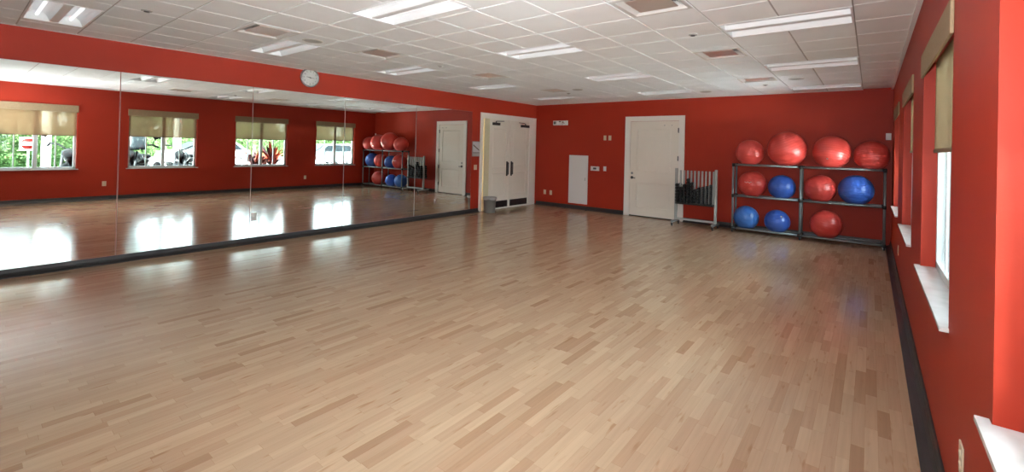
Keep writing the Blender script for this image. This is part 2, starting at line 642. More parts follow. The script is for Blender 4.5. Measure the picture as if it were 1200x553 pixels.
mb = MB()
holed_plane(mb, -0.02, STRIP, Y0 - 0.02, L + 0.02, H, holes)
mb.box((STRIP - 0.004, Y0 - 0.02, H), (STRIP, L + 0.02, H + STRIP_UP + 0.02))
tag(mb.build('trim_4', 'grid', fixn=False), 'metal grid that carries the white ceiling tiles', 'ceiling grid', kind='structure')
tag(MB().box((STRIP - 0.002, Y0 - 0.02, H + STRIP_UP), (W + 0.02, L + 0.02, H + STRIP_UP + 0.05)).build('trim_5', 'grid'), 'metal grid that carries the grey ceiling strip', 'ceiling grid', kind='structure')


def clipped(lo, hi, cuts):
    out = []
    p = lo
    for a, b in sorted(cuts):
        if b <= p or a >= hi:
            continue
        if a > p:
            out.append((p, a))
        p = max(p, b)
    if p < hi:
        out.append((p, hi))
    return out


# tiles stand a little below the grid, leaving a narrow reveal round each one
outer = [(f[0], f[1], f[2], f[3]) for f in FIX] + [v[:4] for v in VENT]
TD, GW = 0.007, 0.0075


def tile_cells(mb, xs, ys, z):
    for xa, xb in zip(xs, xs[1:]):
        for ya, yb in zip(ys, ys[1:]):
            a0, a1, b0, b1 = xa + GW, xb - GW, ya + GW, yb - GW
            if a1 <= a0 or b1 <= b0:
                continue
            hs = [h for h in outer if h[0] < a1 and h[1] > a0 and h[2] < b1 and h[3] > b0]
            cx = sorted({a0, a1, *[c for h in hs for c in h[:2] if a0 < c < a1]})
            for p, q in zip(cx, cx[1:]):
                for r_, t_ in clipped(b0, b1, [(h[2], h[3]) for h in hs if h[0] < (p + q) / 2 < h[1]]):
                    mb.box((p, r_, z - TD), (q, t_, z + 0.002))


mb = MB()
tile_cells(mb, [0.0] + XG[:12], [Y0] + YG + [L], H)
tile_cells(mb, [6.20, 6.72, STRIP], [Y0] + YT + [L], H)
tag(mb.build('ceiling', 'tile'), 'white suspended tile ceiling', 'ceiling', kind='structure')
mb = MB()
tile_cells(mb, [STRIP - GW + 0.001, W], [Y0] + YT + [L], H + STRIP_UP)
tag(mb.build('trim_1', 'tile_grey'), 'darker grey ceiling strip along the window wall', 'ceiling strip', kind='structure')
mb = MB()
# wall angle round the ceiling edge
mb.box((0, Y0, H - 0.012), (0.02, L, H + 0.004)).box((0.0, L - 0.02, H - 0.012), (STRIP, L, H + 0.004))
tag(mb.build('trim_2', 'tile'), 'thin metal wall angle round the ceiling edge', 'trim', kind='structure')
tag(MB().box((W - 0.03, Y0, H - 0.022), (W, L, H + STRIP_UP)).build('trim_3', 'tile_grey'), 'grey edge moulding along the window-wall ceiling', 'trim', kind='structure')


tag(MB().box((-1.75, Y0 - 0.3, H + 0.28), (W + 0.5, L + 0.9, H + 0.5)).build('sun_block_slab', 'concrete'), 'unseen flat slab over the room, added to keep the sun out', 'sun_block_slab', kind='structure')  # unseen slab, added to stop sun leaking in through the ceiling
tag(MB().box((-1.75, Y0 - 0.3, -0.25), (-1.70, L + 0.9, H + 0.3)).build('wall_outer', 'concrete'), 'outer wall beyond the corridor', 'wall', kind='structure')


# vented cove base along the walls
def cove(path_dir, origin, length, name, label, hgt=0.095, toe=0.075):
    """origin at the wall foot, path_dir along the wall, profile leans to the room (left of path_dir)"""
    d = Vector(path_dir)
    n = Vector((-d.y, d.x, 0))
    prof = [(0, 0), (toe, 0), (toe, 0.006), (0.055, 0.012), (0.03, 0.024), (0.016, 0.045), (0.011, hgt - 0.004), (0.008, hgt), (0, hgt)]
    poly = [Vector(origin) + n * a + Vector((0, 0, b)) for a, b in prof]
    tag(MB().prism(poly, d * length).build(name, 'base'), label, 'baseboard', kind='structure')


cove((0, -1, 0), (0, 7.735, 0), 7.735 - Y0, 'baseboard_left', 'black rubber base under the mirrors', hgt=0.085)
cove((-1, 0, 0), (2.685, L, 0), 2.61, 'baseboard_back', 'black rubber base between the corner and the white door')
cove((-1, 0, 0), (W - 0.07, L, 0), W - 0.07 - 4.115, 'baseboard_back.001', 'black rubber base behind the racks')
cove((0, 1, 0), (W, Y0, 0), L - Y0, 'baseboard_right', 'dark rubber base under the windows')

# ------------------------------------------------------------------ windows and shades
WLAB = ['nearest window, cut by the picture edge, with a do-not-enter sign outside', 'second window from the camera, motorcycles outside', 'third window from the camera, red-leaved plants outside', 'farthest window, parked cars outside', 'window behind the photographer']
SLAB = ['tan roller shade on the nearest window, seen in the mirror by the round sign', 'tan roller shade on the window with motorcycles outside', 'tan roller shade on the window with red-leaved plants outside', 'tan roller shade on the farthest window beside the ball rack', 'tan roller shade on the window behind the photographer']
SHB = [1.56, 1.585, 1.60, 1.64, 1.56]
for i, (a, b) in enumerate(WIN):
    w = thing('window_%d' % (i + 1), (W, (a + b) / 2, WZ0), WLAB[i], 'window', kind='structure')
    h = (b - a) / 2
    hz = WZ1 - WZ0
    x0, x1 = GX - W - 0.02, GX - W + 0.035
    f = MB()
    f.box((x0, -h, 0), (x1, -h + 0.045, hz)).box((x0, h - 0.045, 0), (x1, h, hz)).box((x0, -h, 0), (x1, h, 0.05)).box((x0, -h, hz - 0.05), (x1, h, hz))
    f.build('frame', 'vinyl', w)
    MB().box((x0 - 0.004, -0.036, 0.05), (x1, 0.036, hz - 0.05)).build('mullion', 'vinyl', w)
    for s in (-1, 1):
        q = s * (h - 0.045 + 0.028) / 2
        MB().box((x0 + 0.012, q - 0.011, 0.05), (x1 - 0.012, q + 0.011, hz - 0.05)).build('muntin', 'vinyl', w)
    MB().box((GX - W + 0.005, -h + 0.04, 0.045), (GX - W + 0.009, h - 0.04, hz - 0.045)).build('pane', 'glass', w)
    xs = x0 + 0.01
    MB().prism([(-0.035, -h - 0.035, -0.018), (-0.001, -h - 0.035, -0.018), (-0.001, -h, -0.018), (xs, -h, -0.018), (xs, h, -0.018), (-0.001, h, -0.018), (-0.001, h + 0.035, -0.018), (-0.035, h + 0.035, -0.018)], (0, 0, 0.018)).build('sill', 'sill', w, bevel=0.002)
    # shade
    s = thing('roller_shade', (W, (a + b) / 2, WZ1 + 0.06), SLAB[i], 'window shade', 'tan roller shades on the windows')
    MB().box((-0.016, -h - 0.02, -0.165), (-0.001, h + 0.02, 0)).build('valance', 'valance', s, bevel=0.004)
    zb = SHB[i] - (WZ1 + 0.06)
    MB().quad((0.0625, -h + 0.012, zb), (0.0625, h - 0.012, zb), (0.0625, h - 0.012, -0.062), (0.0625, -h + 0.012, -0.062)).build('fabric', 'shade', s)
    MB().box((0.057, -h + 0.012, zb - 0.006), (0.069, h - 0.012, zb + 0.018)).build('bottom_bar', 'shade_bar', s)

# ------------------------------------------------------------------ mirrors
SEAM = [-0.21, 1.292, 2.795, 4.285, 5.85, 7.475]
MLAB = ['mirror panel nearest the camera, cut by the left picture edge', 'second mirror panel from the near end', 'third mirror panel from the near end, below the wall clock', 'fourth mirror panel, reflecting the ball rack', 'last mirror panel beside the placard, reflecting the single door']
for i in range(5):
    a, b = SEAM[i] + 0.003, SEAM[i + 1] - 0.003
    o = thing('mirror_panel', (0, (a + b) / 2, 0.088), MLAB[i], 'mirror', 'mirror panels on the left wall')
    h = (b - a) / 2
    MB().box((0.001, -h, 0), (0.0065, h, 2.268)).build('backing', 'mirror_edge', o)
    MB().box((0.0066, -h + 0.002, 0.002), (0.008, h - 0.002, 2.266)).build('mirror_glass', 'mirror', o)

# ------------------------------------------------------------------ doors
GOLD = 'door'


def leaf(parent, w, z0, z1, panels, axis, name='leaf', t=0.045, face=0.0, stile=0.0, material='door'):
    """door leaf spanning 0..w along local y (axis 'y', front at +x) or local x (front at -y); panels are recessed rectangles (a0,a1,z0,z1)"""
    def P(a, d, z):
        return (d, a, z) if axis == 'y' else (a, -d, z)
    mb = MB()
    mb.box(P(0, face - t, z0), P(w, face - 0.012, z1))
    # rails and stiles proud of the panels
    xs = sorted({0, w, *[c for p in panels for c in p[:2]]})
    for xa, xb in zip(xs, xs[1:]):
        xm = (xa + xb) / 2
        for a, b in clipped(z0, z1, [(p[2], p[3]) for p in panels if p[0] < xm < p[1]]):
            mb.box(P(xa, face - 0.0125, a), P(xb, face, b))
    # raised field in each panel with a sloped edge
    for (a0, a1, b0, b1) in panels:
        i = 0.03
        o_ = [P(a0 + 0.008, face - 0.012, b0 + 0.008), P(a1 - 0.008, face - 0.012, b0 + 0.008), P(a1 - 0.008, face - 0.012, b1 - 0.008), P(a0 + 0.008, face - 0.012, b1 - 0.008)]
        n_ = [P(a0 + i, face - 0.004, b0 + i), P(a1 - i, face - 0.004, b0 + i), P(a1 - i, face - 0.004, b1 - i), P(a0 + i, face - 0.004, b1 - i)]
        for k in range(4):
            mb.quad(o_[k], o_[(k + 1) % 4], n_[(k + 1) % 4], n_[k])
        mb.quad(*n_)
    return mb.build(name, material, parent)


d1 = thing('door_1', (0, 7.75, 0), 'white double door with dark pull handles in the left wall', 'door', kind='structure')
mb = MB()
fx = 0.022
mb.box((0, 0, 0), (fx, 0.10, 2.365)).box((0, 1.935, 0), (fx, 2.22, 2.365)).box((0, 0.10, 2.245), (fx, 1.935, 2.365))
mb.box((-0.06, 0.32, -0.01), (0.004, 2.15, 0.021)).box((-0.12, 1.90, 0), (-0.046, 2.15, 2.262)).box((-0.06, 1.11, 0.02), (-0.0455, 1.14, 2.24)).box((-0.12, 2.07, 0), (0, 2.15, 2.262)).box((-0.12, 0.10, 2.235), (0, 2.15, 2.262)).box((fx, 0.005, 0), (fx + 0.008, 0.03, 2.36)).box((fx, 0.03, 2.335), (fx + 0.008, 2.215, 2.36))
mb.build('frame', 'white', d1)
MB().box((-0.01, 0.145, 0), (0.004, 0.335, 2.235)).build('jamb', 'cream', d1)
lf = []
for y0, w_ in ((0.34, 0.775), (1.125, 0.808)):
    o = leaf(d1, w_, 0.022, 2.235, [(0.13, w_ - 0.13, 1.03, 2.02), (0.13, w_ - 0.13, 0.34, 0.90)], 'y')
    o.location = (0, y0, 0)
    # recessed black grille at the foot of the leaf
    gmb = MB().box((-0.004, 0.045, 0.035), (0.003, w_ - 0.045, 0.20))
    for k in range(7):
        z = 0.05 + k * 0.021
        gmb.prism([(0.003, 0.045, z), (0.010, 0.045, z - 0.008), (0.011, 0.045, z - 0.004), (0.003, 0.045, z + 0.006)], (0, w_ - 0.09, 0))
    gmb.build('kick_grille', 'black', o)
    hy = w_ - 0.09 if y0 < 1 else 0.075
    MB().tube([(0.0, hy, 0.86), (0.045, hy, 0.86), (0.05, hy, 0.865), (0.05, hy, 1.145), (0.045, hy, 1.15), (0.0, hy, 1.15)], 0.013, 10).box((0, hy - 0.028, 0.815), (0.006, hy + 0.028, 1.185)).build('pull_handle', 'black', o)
    if y0 < 1:
        c = MB().box((0.0, 0.09, 2.085), (0.055, 0.33, 2.15))
        c.tube([(0.03, 0.2, 2.15), (0.03, 0.2, 2.185)], 0.014, 8).tube([(0.03, 0.2, 2.185), (0.10, 0.34, 2.19), (0.03, 0.50, 2.2)], 0.010, 8)
    else:
        c = MB().box((0.0, 0.43, 2.085), (0.055, 0.75, 2.15))
        c.tube([(0.03, 0.6, 2.15), (0.03, 0.6, 2.185)], 0.014, 8).tube([(0.03, 0.6, 2.185), (0.10, 0.46, 2.19), (0.03, 0.32, 2.2)], 0.010, 8)
    c.build('door_closer', 'black', o, bevel=0.004)
# corridor seen through the gap
cm = MB().box((-1.6, 7.2, -0.1), (-0.12, 10.6, 0)).build('floor_corridor', 'floor')
tag(cm, 'corridor floor beyond the double door', 'floor', kind='structure')
cm = MB().box((-1.7, 7.2, -0.1), (-1.6, 10.6, 2.8)).box((-1.6, 10.5, 0), (-0.12, 10.6, 2.8)).box((-1.6, 7.2, 0), (-0.12, 7.3, 2.8)).build('wall_corridor', 'corridor')
tag(cm, 'yellow corridor wall glimpsed beside the double door', 'wall', kind='structure')
cm = MB().box((-1.7, 7.2, 2.7), (-0.12, 10.6, 2.8)).build('ceiling_corridor', 'tile')
tag(cm, 'corridor ceiling beyond the double door', 'ceiling', kind='structure')

d2 = thing('door_2', (2.69, L, 0), 'single white two-panel door with dark lever handle in the end wall', 'door', kind='structure')
WD = 1.415
mb = MB()
mb.box((0, -0.024, 0), (0.135, 0, 2.352)).box((WD - 0.125, -0.024, 0), (WD, 0, 2.352)).box((0.135, -0.024, 2.238), (WD - 0.125, 0, 2.352))
mb.box((0.005, -0.032, 0), (0.03, -0.024, 2.347)).box((WD - 0.03, -0.032, 0), (WD - 0.005, -0.024, 2.347)).box((0.03, -0.032, 2.322), (WD - 0.03, -0.024, 2.347))
mb.build('frame', 'white', d2)
o = leaf(d2, 1.147, 0.022, 2.232, [(0.17, 0.98, 1.04, 2.06), (0.17, 0.98, 0.21, 0.80)], 'x', face=0.014, t=0.013)
o.location = (0.139, 0, 0)
for z in (2.02, 1.39, 0.86, 0.30):
    MB().tube([(1.144, -0.022, z - 0.055), (1.144, -0.022, z + 0.055)], 0.011, 8).box((1.125, -0.017, z - 0.05), (1.16, -0.013, z + 0.05)).build('hinge', 'dark', o)
kb = MB().lathe([(0.0, 0), (0.034, 0), (0.034, 0.008), (0.012, 0.012), (0.012, 0.05), (0, 0.05)], (0.055, -0.014, 0.905), (0, -1, 0), 20)
kb.tube([(0.055, -0.058, 0.905), (0.08, -0.06, 0.905), (0.155, -0.058, 0.90)], 0.010, 8).build('lever_handle', 'black', o)
MB().lathe([(0, 0), (0.028, 0), (0.026, 0.012), (0, 0.014)], (0.055, -0.014, 1.01), (0, -1, 0), 20).build('deadbolt', 'steel', o)
for x in (0.82, 0.99):
    MB().lathe([(0, 0), (0.014, 0), (0.010, 0.008), (0, 0.009)], (x, -0.014, 2.135), (0, -1, 0), 12).build('screw_cap', 'grille', o)
MB().box((0.0, -0.012, 0.002), (1.147, -0.002, 0.022)).build('door_sweep', 'black', o)


# ------------------------------------------------------------------ ceiling fixtures
def ceiling_light(x0, x1, y0, y1, label):
    t = thing('ceiling_light', ((x0 + x1) / 2, (y0 + y1) / 2, H - 0.003), label, 'ceiling light', 'recessed ceiling lights')
    hx, hy = (x1 - x0) / 2, (y1 - y0) / 2
    b = MB()
    fl = 0.016
    b.box((-hx, -hy, -0.008), (hx, -hy + fl, 0.0)).box((-hx, hy - fl, -0.008), (hx, hy, 0.0)).box((-hx, -hy + fl, -0.008), (-hx + fl, hy - fl, 0.0)).box((hx - fl, -hy + fl, -0.008), (hx, hy - fl, 0.0))
    b.build('bezel', 'fix', t)
    # twin vaulted reflector with closed ends
    iy = hy - fl
    ix = hx - fl
    prof = []
    dv = 0.095
    for s0, s1 in ((-iy, -0.032), (0.032, iy)):
        for k in range(13):
            a = k / 12
            prof.append((s0 + (s1 - s0) * a, dv * math.sin(PI * a) ** 0.6))
        if s0 < 0:
            for k in range(1, 6):
                a = k / 6
                prof.append((-0.032 + 0.064 * a, -0.004 * math.sin(PI * a)))
    hs = MB()
    for (ya, za), (yb, zb) in zip(prof, prof[1:]):
        hs.quad((-ix, ya, za), (ix, ya, za), (ix, yb, zb), (-ix, yb, zb))
    for sx in (-ix, ix):
        for (ya, za), (yb, zb) in zip(prof, prof[1:]):
            if max(za, zb) > 1e-5:
                hs.quad((sx, ya, 0), (sx, yb, 0), (sx, yb, max(zb, 0)), (sx, ya, max(za, 0)))
    hs.build('reflector', 'fix', t, fixn=False)
    for s in (-1, 1):
        yc = s * (iy + 0.032) / 2
        MB().tube([(-ix + 0.01, yc, 0.052), (ix - 0.01, yc, 0.052)], 0.014, 12).build('lamp_tube', 'lens', t)
    return t


for f in FIX:
    ceiling_light(*f)


def ceiling_vent(x0, x1, y0, y1, label):
    t = thing('ceiling_vent', ((x0 + x1) / 2, (y0 + y1) / 2, H - 0.003), label, 'ceiling vent', 'square ceiling vents')
    hx, hy = (x1 - x0) / 2, (y1 - y0) / 2

    def ring(mb, o, zi, i, zo):
        A = [(-hx + o, -hy + o, zo), (hx - o, -hy + o, zo), (hx - o, hy - o, zo), (-hx + o, hy - o, zo)]
        B = [(-hx + i, -hy + i, zi), (hx - i, -hy + i, zi), (hx - i, hy - i, zi), (-hx + i, hy - i, zi)]
        for k in range(4):
            mb.quad(A[k], A[(k + 1) % 4], B[(k + 1) % 4], B[k])
    m1 = MB()
    ring(m1, 0.0, -0.008, 0.03, -0.008)
    ring(m1, 0.0, -0.008, 0.0, 0.0)
    ring(m1, 0.03, 0.055, 0.075, -0.008)
    m1.build('frame', 'ventframe', t, fixn=False)
    m2 = MB()
    ring(m2, 0.055, 0.035, 0.085, 0.002)
    ring(m2, 0.078, 0.035, 0.105, 0.006)
    m2.build('louver', 'ventframe', t, fixn=False)
    MB().box((-hx + 0.09, -hy + 0.09, 0.0), (hx - 0.09, hy - 0.09, 0.006)).build('centre_plate', 'plate', t)
    MB().box((-hx + 0.02, -hy + 0.02, 0.06), (hx - 0.02, hy - 0.02, 0.08)).build('duct_box', 'dark', t)
    return t


for v in VENT:
    ceiling_vent(*v)

for x, y, lab in ((2.18, 2.59, 'round ceiling speaker nearest the camera, between vent and wall clock'), (2.72, 7.67, 'round ceiling speaker beside the far mirror-side vent'),
                  (4.79, 9.07, 'round ceiling speaker right of the last middle-row light'), (6.43, 8.11, 'round ceiling speaker between the two far window-side lights')):
    t = thing('ceiling_speaker', (x, y, H - 0.0065), lab, 'speaker', 'round ceiling speakers')
    MB().lathe([(0.112, 0), (0.112, -0.006), (0.098, -0.010), (0.096, -0.006)], n=32).build('rim', 'ventframe', t)
    MB().lathe([(0.097, -0.006), (0.05, -0.009), (0, -0.010)], n=32).build('grille', 'grille', t)
for x, y, lab in ((2.0, 1.11, 'small grey sprinkler disc on the tile beside the near mirror-side light'), (2.25, 4.49, 'small sprinkler disc right of the first light beyond the clock'),
                  (5.92, 4.61, 'small sprinkler disc between the two window-side vents'), (5.91, 8.61, 'small sprinkler disc beyond the last window-side vent'), (2.23, 8.11, 'small sprinkler disc beyond the far mirror-side vent')):
    t = thing('sprinkler', (x, y, H - 0.0065), lab, 'sprinkler', 'ceiling sprinklers')
    MB().lathe([(0.043, 0), (0.043, -0.005), (0.030, -0.008), (0.028, 0)], n=24).build('escutcheon', 'grille', t)
    MB().lathe([(0.0, 0), (0.022, 0), (0.022, -0.014), (0.0, -0.016)], n=20).build('cap', 'dark', t)

# ------------------------------------------------------------------ wall clock
ck = thing('wall_clock', (0, 3.635, 2.610), 'round white wall clock with silver rim above the mirrors', 'clock')
MB().lathe([(0.0, 0.001), (0.155, 0.001), (0.158, 0.02), (0.150, 0.04), (0.138, 0.044), (0.134, 0.034)], (0, 0, 0), (1, 0, 0), 48).build('rim', 'clockrim', ck)
MB().lathe([(0.0, 0.034), (0.135, 0.034), (0.135, 0.030), (0, 0.030)], (0, 0, 0), (1, 0, 0), 48).build('face', 'clockface', ck)


def text_mesh(body, size):
    cu = bpy.data.curves.new('t', 'FONT')
    cu.body = body
    cu.size = size
    cu.align_x = 'CENTER'
    cu.align_y = 'CENTER'
    o = bpy.data.objects.new('t', cu)
    COL.objects.link(o)
    dg = bpy.context.evaluated_depsgraph_get()
    dg.update()
    me = bpy.data.meshes.new_from_object(o.evaluated_get(dg))
    bpy.data.objects.remove(o)
    bpy.data.curves.remove(cu)
    return me


nb = MB()
for k in range(1, 13):
    me = text_mesh(str(k), 0.034)
    a = 2 * PI * k / 12
    # the clock faces +x; to a viewer in the room +y is to the right
    off = Vector((0.0352, 0.103 * math.sin(a), 0.103 * math.cos(a)))
    bm2 = bmesh.new()
    bm2.from_mesh(me)
    for v in bm2.verts:
        v.co = Vector((0, v.co.x, v.co.y)) + off
    tm = bpy.data.meshes.new('t')
    bm2.to_mesh(tm)
    bm2.free()
    nb.bm.from_mesh(tm)
    bpy.data.meshes.remove(me)
    bpy.data.meshes.remove(tm)
for k in range(60):
    a = 2 * PI * k / 60
    w_ = 0.0022 if k % 5 == 0 else 0.0011
    c, s_ = math.cos(a), math.sin(a)
    p = []
    for rr_, ww in ((0.122, -w_), (0.130, -w_), (0.130, w_), (0.122, w_)):
        p.append((0.0352, rr_ * s_ + ww * c, rr_ * c - ww * s_))
    nb.quad(*p)
nb.build('numerals', 'black', ck, fixn=False)


def hand(ang, ln, w_, name, x):
    c, s_ = math.cos(ang), math.sin(ang)
    pts = []
    for rr_, ww in ((-0.02, -w_), (ln, -w_ * 0.5), (ln, w_ * 0.5), (-0.02, w_)):
        pts.append((x, rr_ * s_ + ww * c, rr_ * c - ww * s_))
    MB().prism(pts, (0.0015, 0, 0)).build(name, 'black', ck)


hand(math.radians(280), 0.062, 0.005, 'hour_hand', 0.037)
hand(math.radians(95), 0.07, 0.0035, 'minute_hand', 0.040)
MB().lathe([(0.0, 0.044), (0.009, 0.043), (0.009, 0.036)], (0, 0, 0), (1, 0, 0), 16).build('hub', 'black', ck)


# ------------------------------------------------------------------ wall plates and small fittings
def plate(name, loc, normal, w_, h_, material, label, cat, kind_, group=None):
    """cover plate whose front looks along +y local; rotated so that local +y is the wall normal"""
    ang = math.atan2(-normal[0], normal[1])
    t = thing(name, loc, label, cat, group, rz=ang)
    MB().box((-w_ / 2, 0, -h_ / 2), (w_ / 2, 0.006, h_ / 2)).build('cover_plate', material, t, bevel=0.002)
    if kind_ == 'outlet':
        for s in (-1, 1):
            b_ = MB().lathe([(0, 0.0095), (0.016, 0.0095), (0.017, 0.006)], (0, 0, s * 0.021), (0, 1, 0), 20)
            ob = b_.build('socket', material, t)
            sl = MB()
            for q in (-0.006, 0.006):
                sl.box((q - 0.0012, 0.0095, s * 0.021 - 0.002), (q + 0.0012, 0.0099, s * 0.021 + 0.007))
            sl.build('slot', 'dark', ob)
    elif kind_ == 'switch':
        MB().box((-0.017, 0.006, -0.033), (0.017, 0.009, 0.033)).build('rocker', material, t, bevel=0.002)
    return t


SWG = 'ivory switch plates on the end wall'
plate('light_switch', (2.142, L, 1.84), (0, -1), 0.072, 0.118, 'ivory', 'left one of two ivory switch plates high beside the single door', 'switch', 'switch', SWG)
plate('light_switch', (2.276, L, 1.84), (0, -1), 0.076, 0.118, 'ivory', 'right one of two ivory switch plates high beside the single door', 'switch', 'switch', SWG)
plate('light_switch', (2.156, L, 1.075), (0, -1), 0.078, 0.115, 'plastic', 'pale switch plate just right of the thermostat', 'switch', 'switch', SWG)
OUG = 'wall outlets'
plate('wall_outlet', (0.358, L, 0.36), (0, -1), 0.078, 0.12, 'ivory', 'left one of two ivory outlets low in the corner by the double door', 'outlet', 'outlet', OUG)
plate('wall_outlet', (0.556, L, 0.355), (0, -1), 0.078, 0.12, 'ivory', 'right one of two outlets low on the end wall, toward the white panel', 'outlet', 'outlet', OUG)
plate('wall_outlet', (W, 2.385, 0.395), (-1, 0), 0.078, 0.12, 'ivory', 'outlet on the window wall nearest the camera, at the bottom right', 'outlet', 'outlet', OUG)
plate('wall_outlet', (W, 7.36, 0.37), (-1, 0), 0.078, 0.12, 'ivory', 'outlet on the window wall near the ball rack', 'outlet', 'outlet', OUG)
plate('wall_outlet', (0.008, 2.85, 0.396), (1, 0), 0.078, 0.125, 'plastic', 'white outlet set into the mirror near its second seam', 'outlet', 'outlet', OUG)
plate('wall_outlet', (0.008, 6.41, 0.345), (1, 0), 0.07, 0.12, 'chrome', 'shiny outlet set into the last mirror panel', 'outlet', 'outlet', OUG)
plate('light_switch', (0, 7.62, 1.056), (1, 0), 0.10, 0.118, 'ivory', 'ivory switch plate under the placard beside the double door', 'switch', 'switch', 'ivory switch plates by the double door')
plate('light_switch', (7.605, L, 1.895), (0, -1), 0.075, 0.118, 'plastic', 'white wall plate above the right end of the ball rack', 'switch', 'switch', 'plates above the ball rack')

th = thing('thermostat', (1.887, L, 1.067), 'white thermostat with dark screen between the white panel and single door', 'thermostat')
MB().box((-0.12, -0.026, -0.055), (0.12, 0, 0.055)).build('case', 'plastic', th, bevel=0.006)
MB().box((-0.045, -0.0275, -0.022), (0.045, -0.026, 0.026)).build('screen', 'dark', th)

em = thing('emergency_light', (0.833, L, 2.228), 'white twin-lamp emergency light high in the corner of the end wall', 'emergency light')
MB().box((-0.222, -0.062, -0.062), (0.222, 0, 0.062)).build('housing', 'plastic', em, bevel=0.012)
for x in (-0.135, 0.135):
    hd = MB().lathe([(0, 0.058), (0.046, 0.058), (0.05, 0.085), (0.046, 0.102), (0.040, 0.104)], (x, 0, 0), (0, -1, 0), 28).build('lamp_head', 'plastic', em)
    MB().lathe([(0.041, 0.100), (0.022, 0.092), (0, 0.09)], (x, 0, 0), (0, -1, 0), 24).build('lens', 'chrome' if x > 0 else 'dark', hd)
MB().box((-0.03, -0.066, 0.022), (0.03, -0.062, 0.048)).build('status_window', 'signbrown', em)

ep = thing('electrical_panel', (1.40, L, 0.14), 'tall flat white electrical panel cover on the end wall', 'electrical panel')
MB().box((-0.281, -0.012, 0), (0.281, 0, 1.245)).build('trim_frame', 'panel', ep, bevel=0.003)
MB().box((-0.235, -0.018, 0.05), (0.235, -0.010, 1.195)).build('cover_door', 'panel', ep, bevel=0.003)
MB().box((0.20, -0.023, 0.60), (0.222, -0.018, 0.68)).build('latch', 'grille', ep)

pl = thing('wall_placard', (0, 7.62, 1.49), 'framed placard with dark diagonal stroke between mirror and double door', 'sign')
MB().box((0, -0.125, -0.178), (0.014, 0.125, 0.178)).build('backing', 'signgrey', pl, bevel=0.003)
MB().box((0.014, -0.11, -0.075), (0.016, 0.11, 0.166)).build('picture', 'signpale', pl)
MB().prism([(0.0162, -0.10, 0.105), (0.0162, -0.10, 0.075), (0.0162, 0.10, -0.045), (0.0162, 0.10, -0.02)], (0.001, 0, 0)).build('stroke', 'signbrown', pl)
MB().box((0.014, -0.11, -0.166), (0.016, 0.11, -0.105)).build('name_strip', 'grille', pl)

# waste bin
bn = thing('waste_bin', (0.27, 7.86, 0), 'grey round waste bin before the double door', 'bin')
MB().lathe([(0, 0.004), (0.125, 0.0), (0.128, 0.006), (0.152, 0.33), (0.160, 0.332), (0.161, 0.352), (0.153, 0.354), (0.148, 0.33), (0.122, 0.012), (0, 0.012)], n=36).build('bucket', 'bin', bn)
mbg = MB()
prof = []
random.seed(4)
N_ = 36
for k in range(N_):
    pass
mbg.lathe([(0.146, 0.30), (0.150, 0.357), (0.156, 0.364), (0.165, 0.356), (0.166, 0.31)], n=36)
for v in mbg.bm.verts:
    a = math.atan2(v.co.y, v.co.x)
    if v.co.z < 0.32:
        v.co.z += 0.010 * math.sin(5 * a) + 0.006 * math.sin(11 * a)
mbg.build('liner', 'bag', bn)

# ------------------------------------------------------------------ ball rack
RX = [5.235, 6.37, 7.560]
RYF, RYB = 9.46, 9.72
RZ = [0.082, 0.712, 1.318]
RO = Vector((6.37, 9.59, 0))
br = thing('ball_rack', RO, 'dark pipe-frame three-tier rack holding exercise balls against the end wall', 'rack')
pr = 0.019


def rp(x, y, z):
    return (x - RO.x, y - RO.y, z)


for x in RX:
    for y in (RYF, RYB):
        MB().tube([rp(x, y, 0.05), rp(x, y, RZ[2])], pr, 12).build('post', 'pipe', br)
for z in RZ:
    for x in RX:
        MB().tube([rp(x, RYF, z), rp(x, RYB, z)], pr * 0.9, 12).build('cross_bar', 'pipe', br)
        for y in (RYF, RYB):
            MB().tube([rp(x, y, z - 0.034), rp(x, y, z + 0.026)], 0.0255, 14).tube([rp(x - (0.035 if x > RX[0] else 0), y, z), rp(x + (0.035 if x < RX[2] else 0), y, z)], 0.0245, 14).build('connector', 'black', br)
    for xa, xb in zip(RX, RX[1:]):
        for y in (RYF, RYB):
            MB().tube([rp(xa, y, z), rp(xb, y, z)], pr, 12).build('rail', 'pipe', br)
for x in RX:
    for y in (RYF, RYB):
        c = MB().lathe([(0.0, -0.012), (0.026, -0.012), (0.029, -0.006), (0.029, 0.006), (0.026, 0.012), (0, 0.012)], rp(x, y, 0.029), (1, 0.2, 0), 20).build('caster', 'rubber', br)
        MB().tube([rp(x, y, 0.036), rp(x, y, 0.056)], 0.012, 8).box(rp(x - 0.019, y - 0.016, 0.028), rp(x - 0.0135, y + 0.016, 0.052)).box(rp(x + 0.0135, y - 0.016, 0.028), rp(x + 0.019, y + 0.016, 0.052)).build('caster_fork', 'chrome', c)

BALLS = [  # x, r, level, material, label
    (5.50, 0.253, 2, 'redball', 'smallest-looking red ball on the top tier, at its left end'),
    (6.125, 0.327, 2, 'redball', 'biggest red exercise ball, second from left on the top tier'),
    (6.815, 0.293, 2, 'redball', 'large red ball with pale plug, third from left on the top tier'),
    (7.375, 0.253, 2, 'redball', 'red ball at the right end of the top tier, by the windows'),
    (5.555, 0.253, 1, 'redball', 'red ball at the left of the middle tier, with a pale printed mark'),
    (6.055, 0.229, 1, 'blueball', 'dark blue ball on the middle tier, just left of the centre post'),
    (6.655, 0.246, 1, 'redball', 'red ball on the middle tier, just right of the centre post'),
    (7.172, 0.258, 1, 'blueball', 'large blue ball at the right end of the middle tier'),
    (5.455, 0.227, 0, 'ltblueball', 'lighter blue ball at the left end of the bottom tier'),
    (5.99, 0.216, 0, 'blueball', 'blue ball with yellowish plug on the bottom tier, left of the centre post'),
    (6.755, 0.249, 0, 'redball', 'only red ball on the bottom tier'),
]
hb = (RYB - RYF) / 2
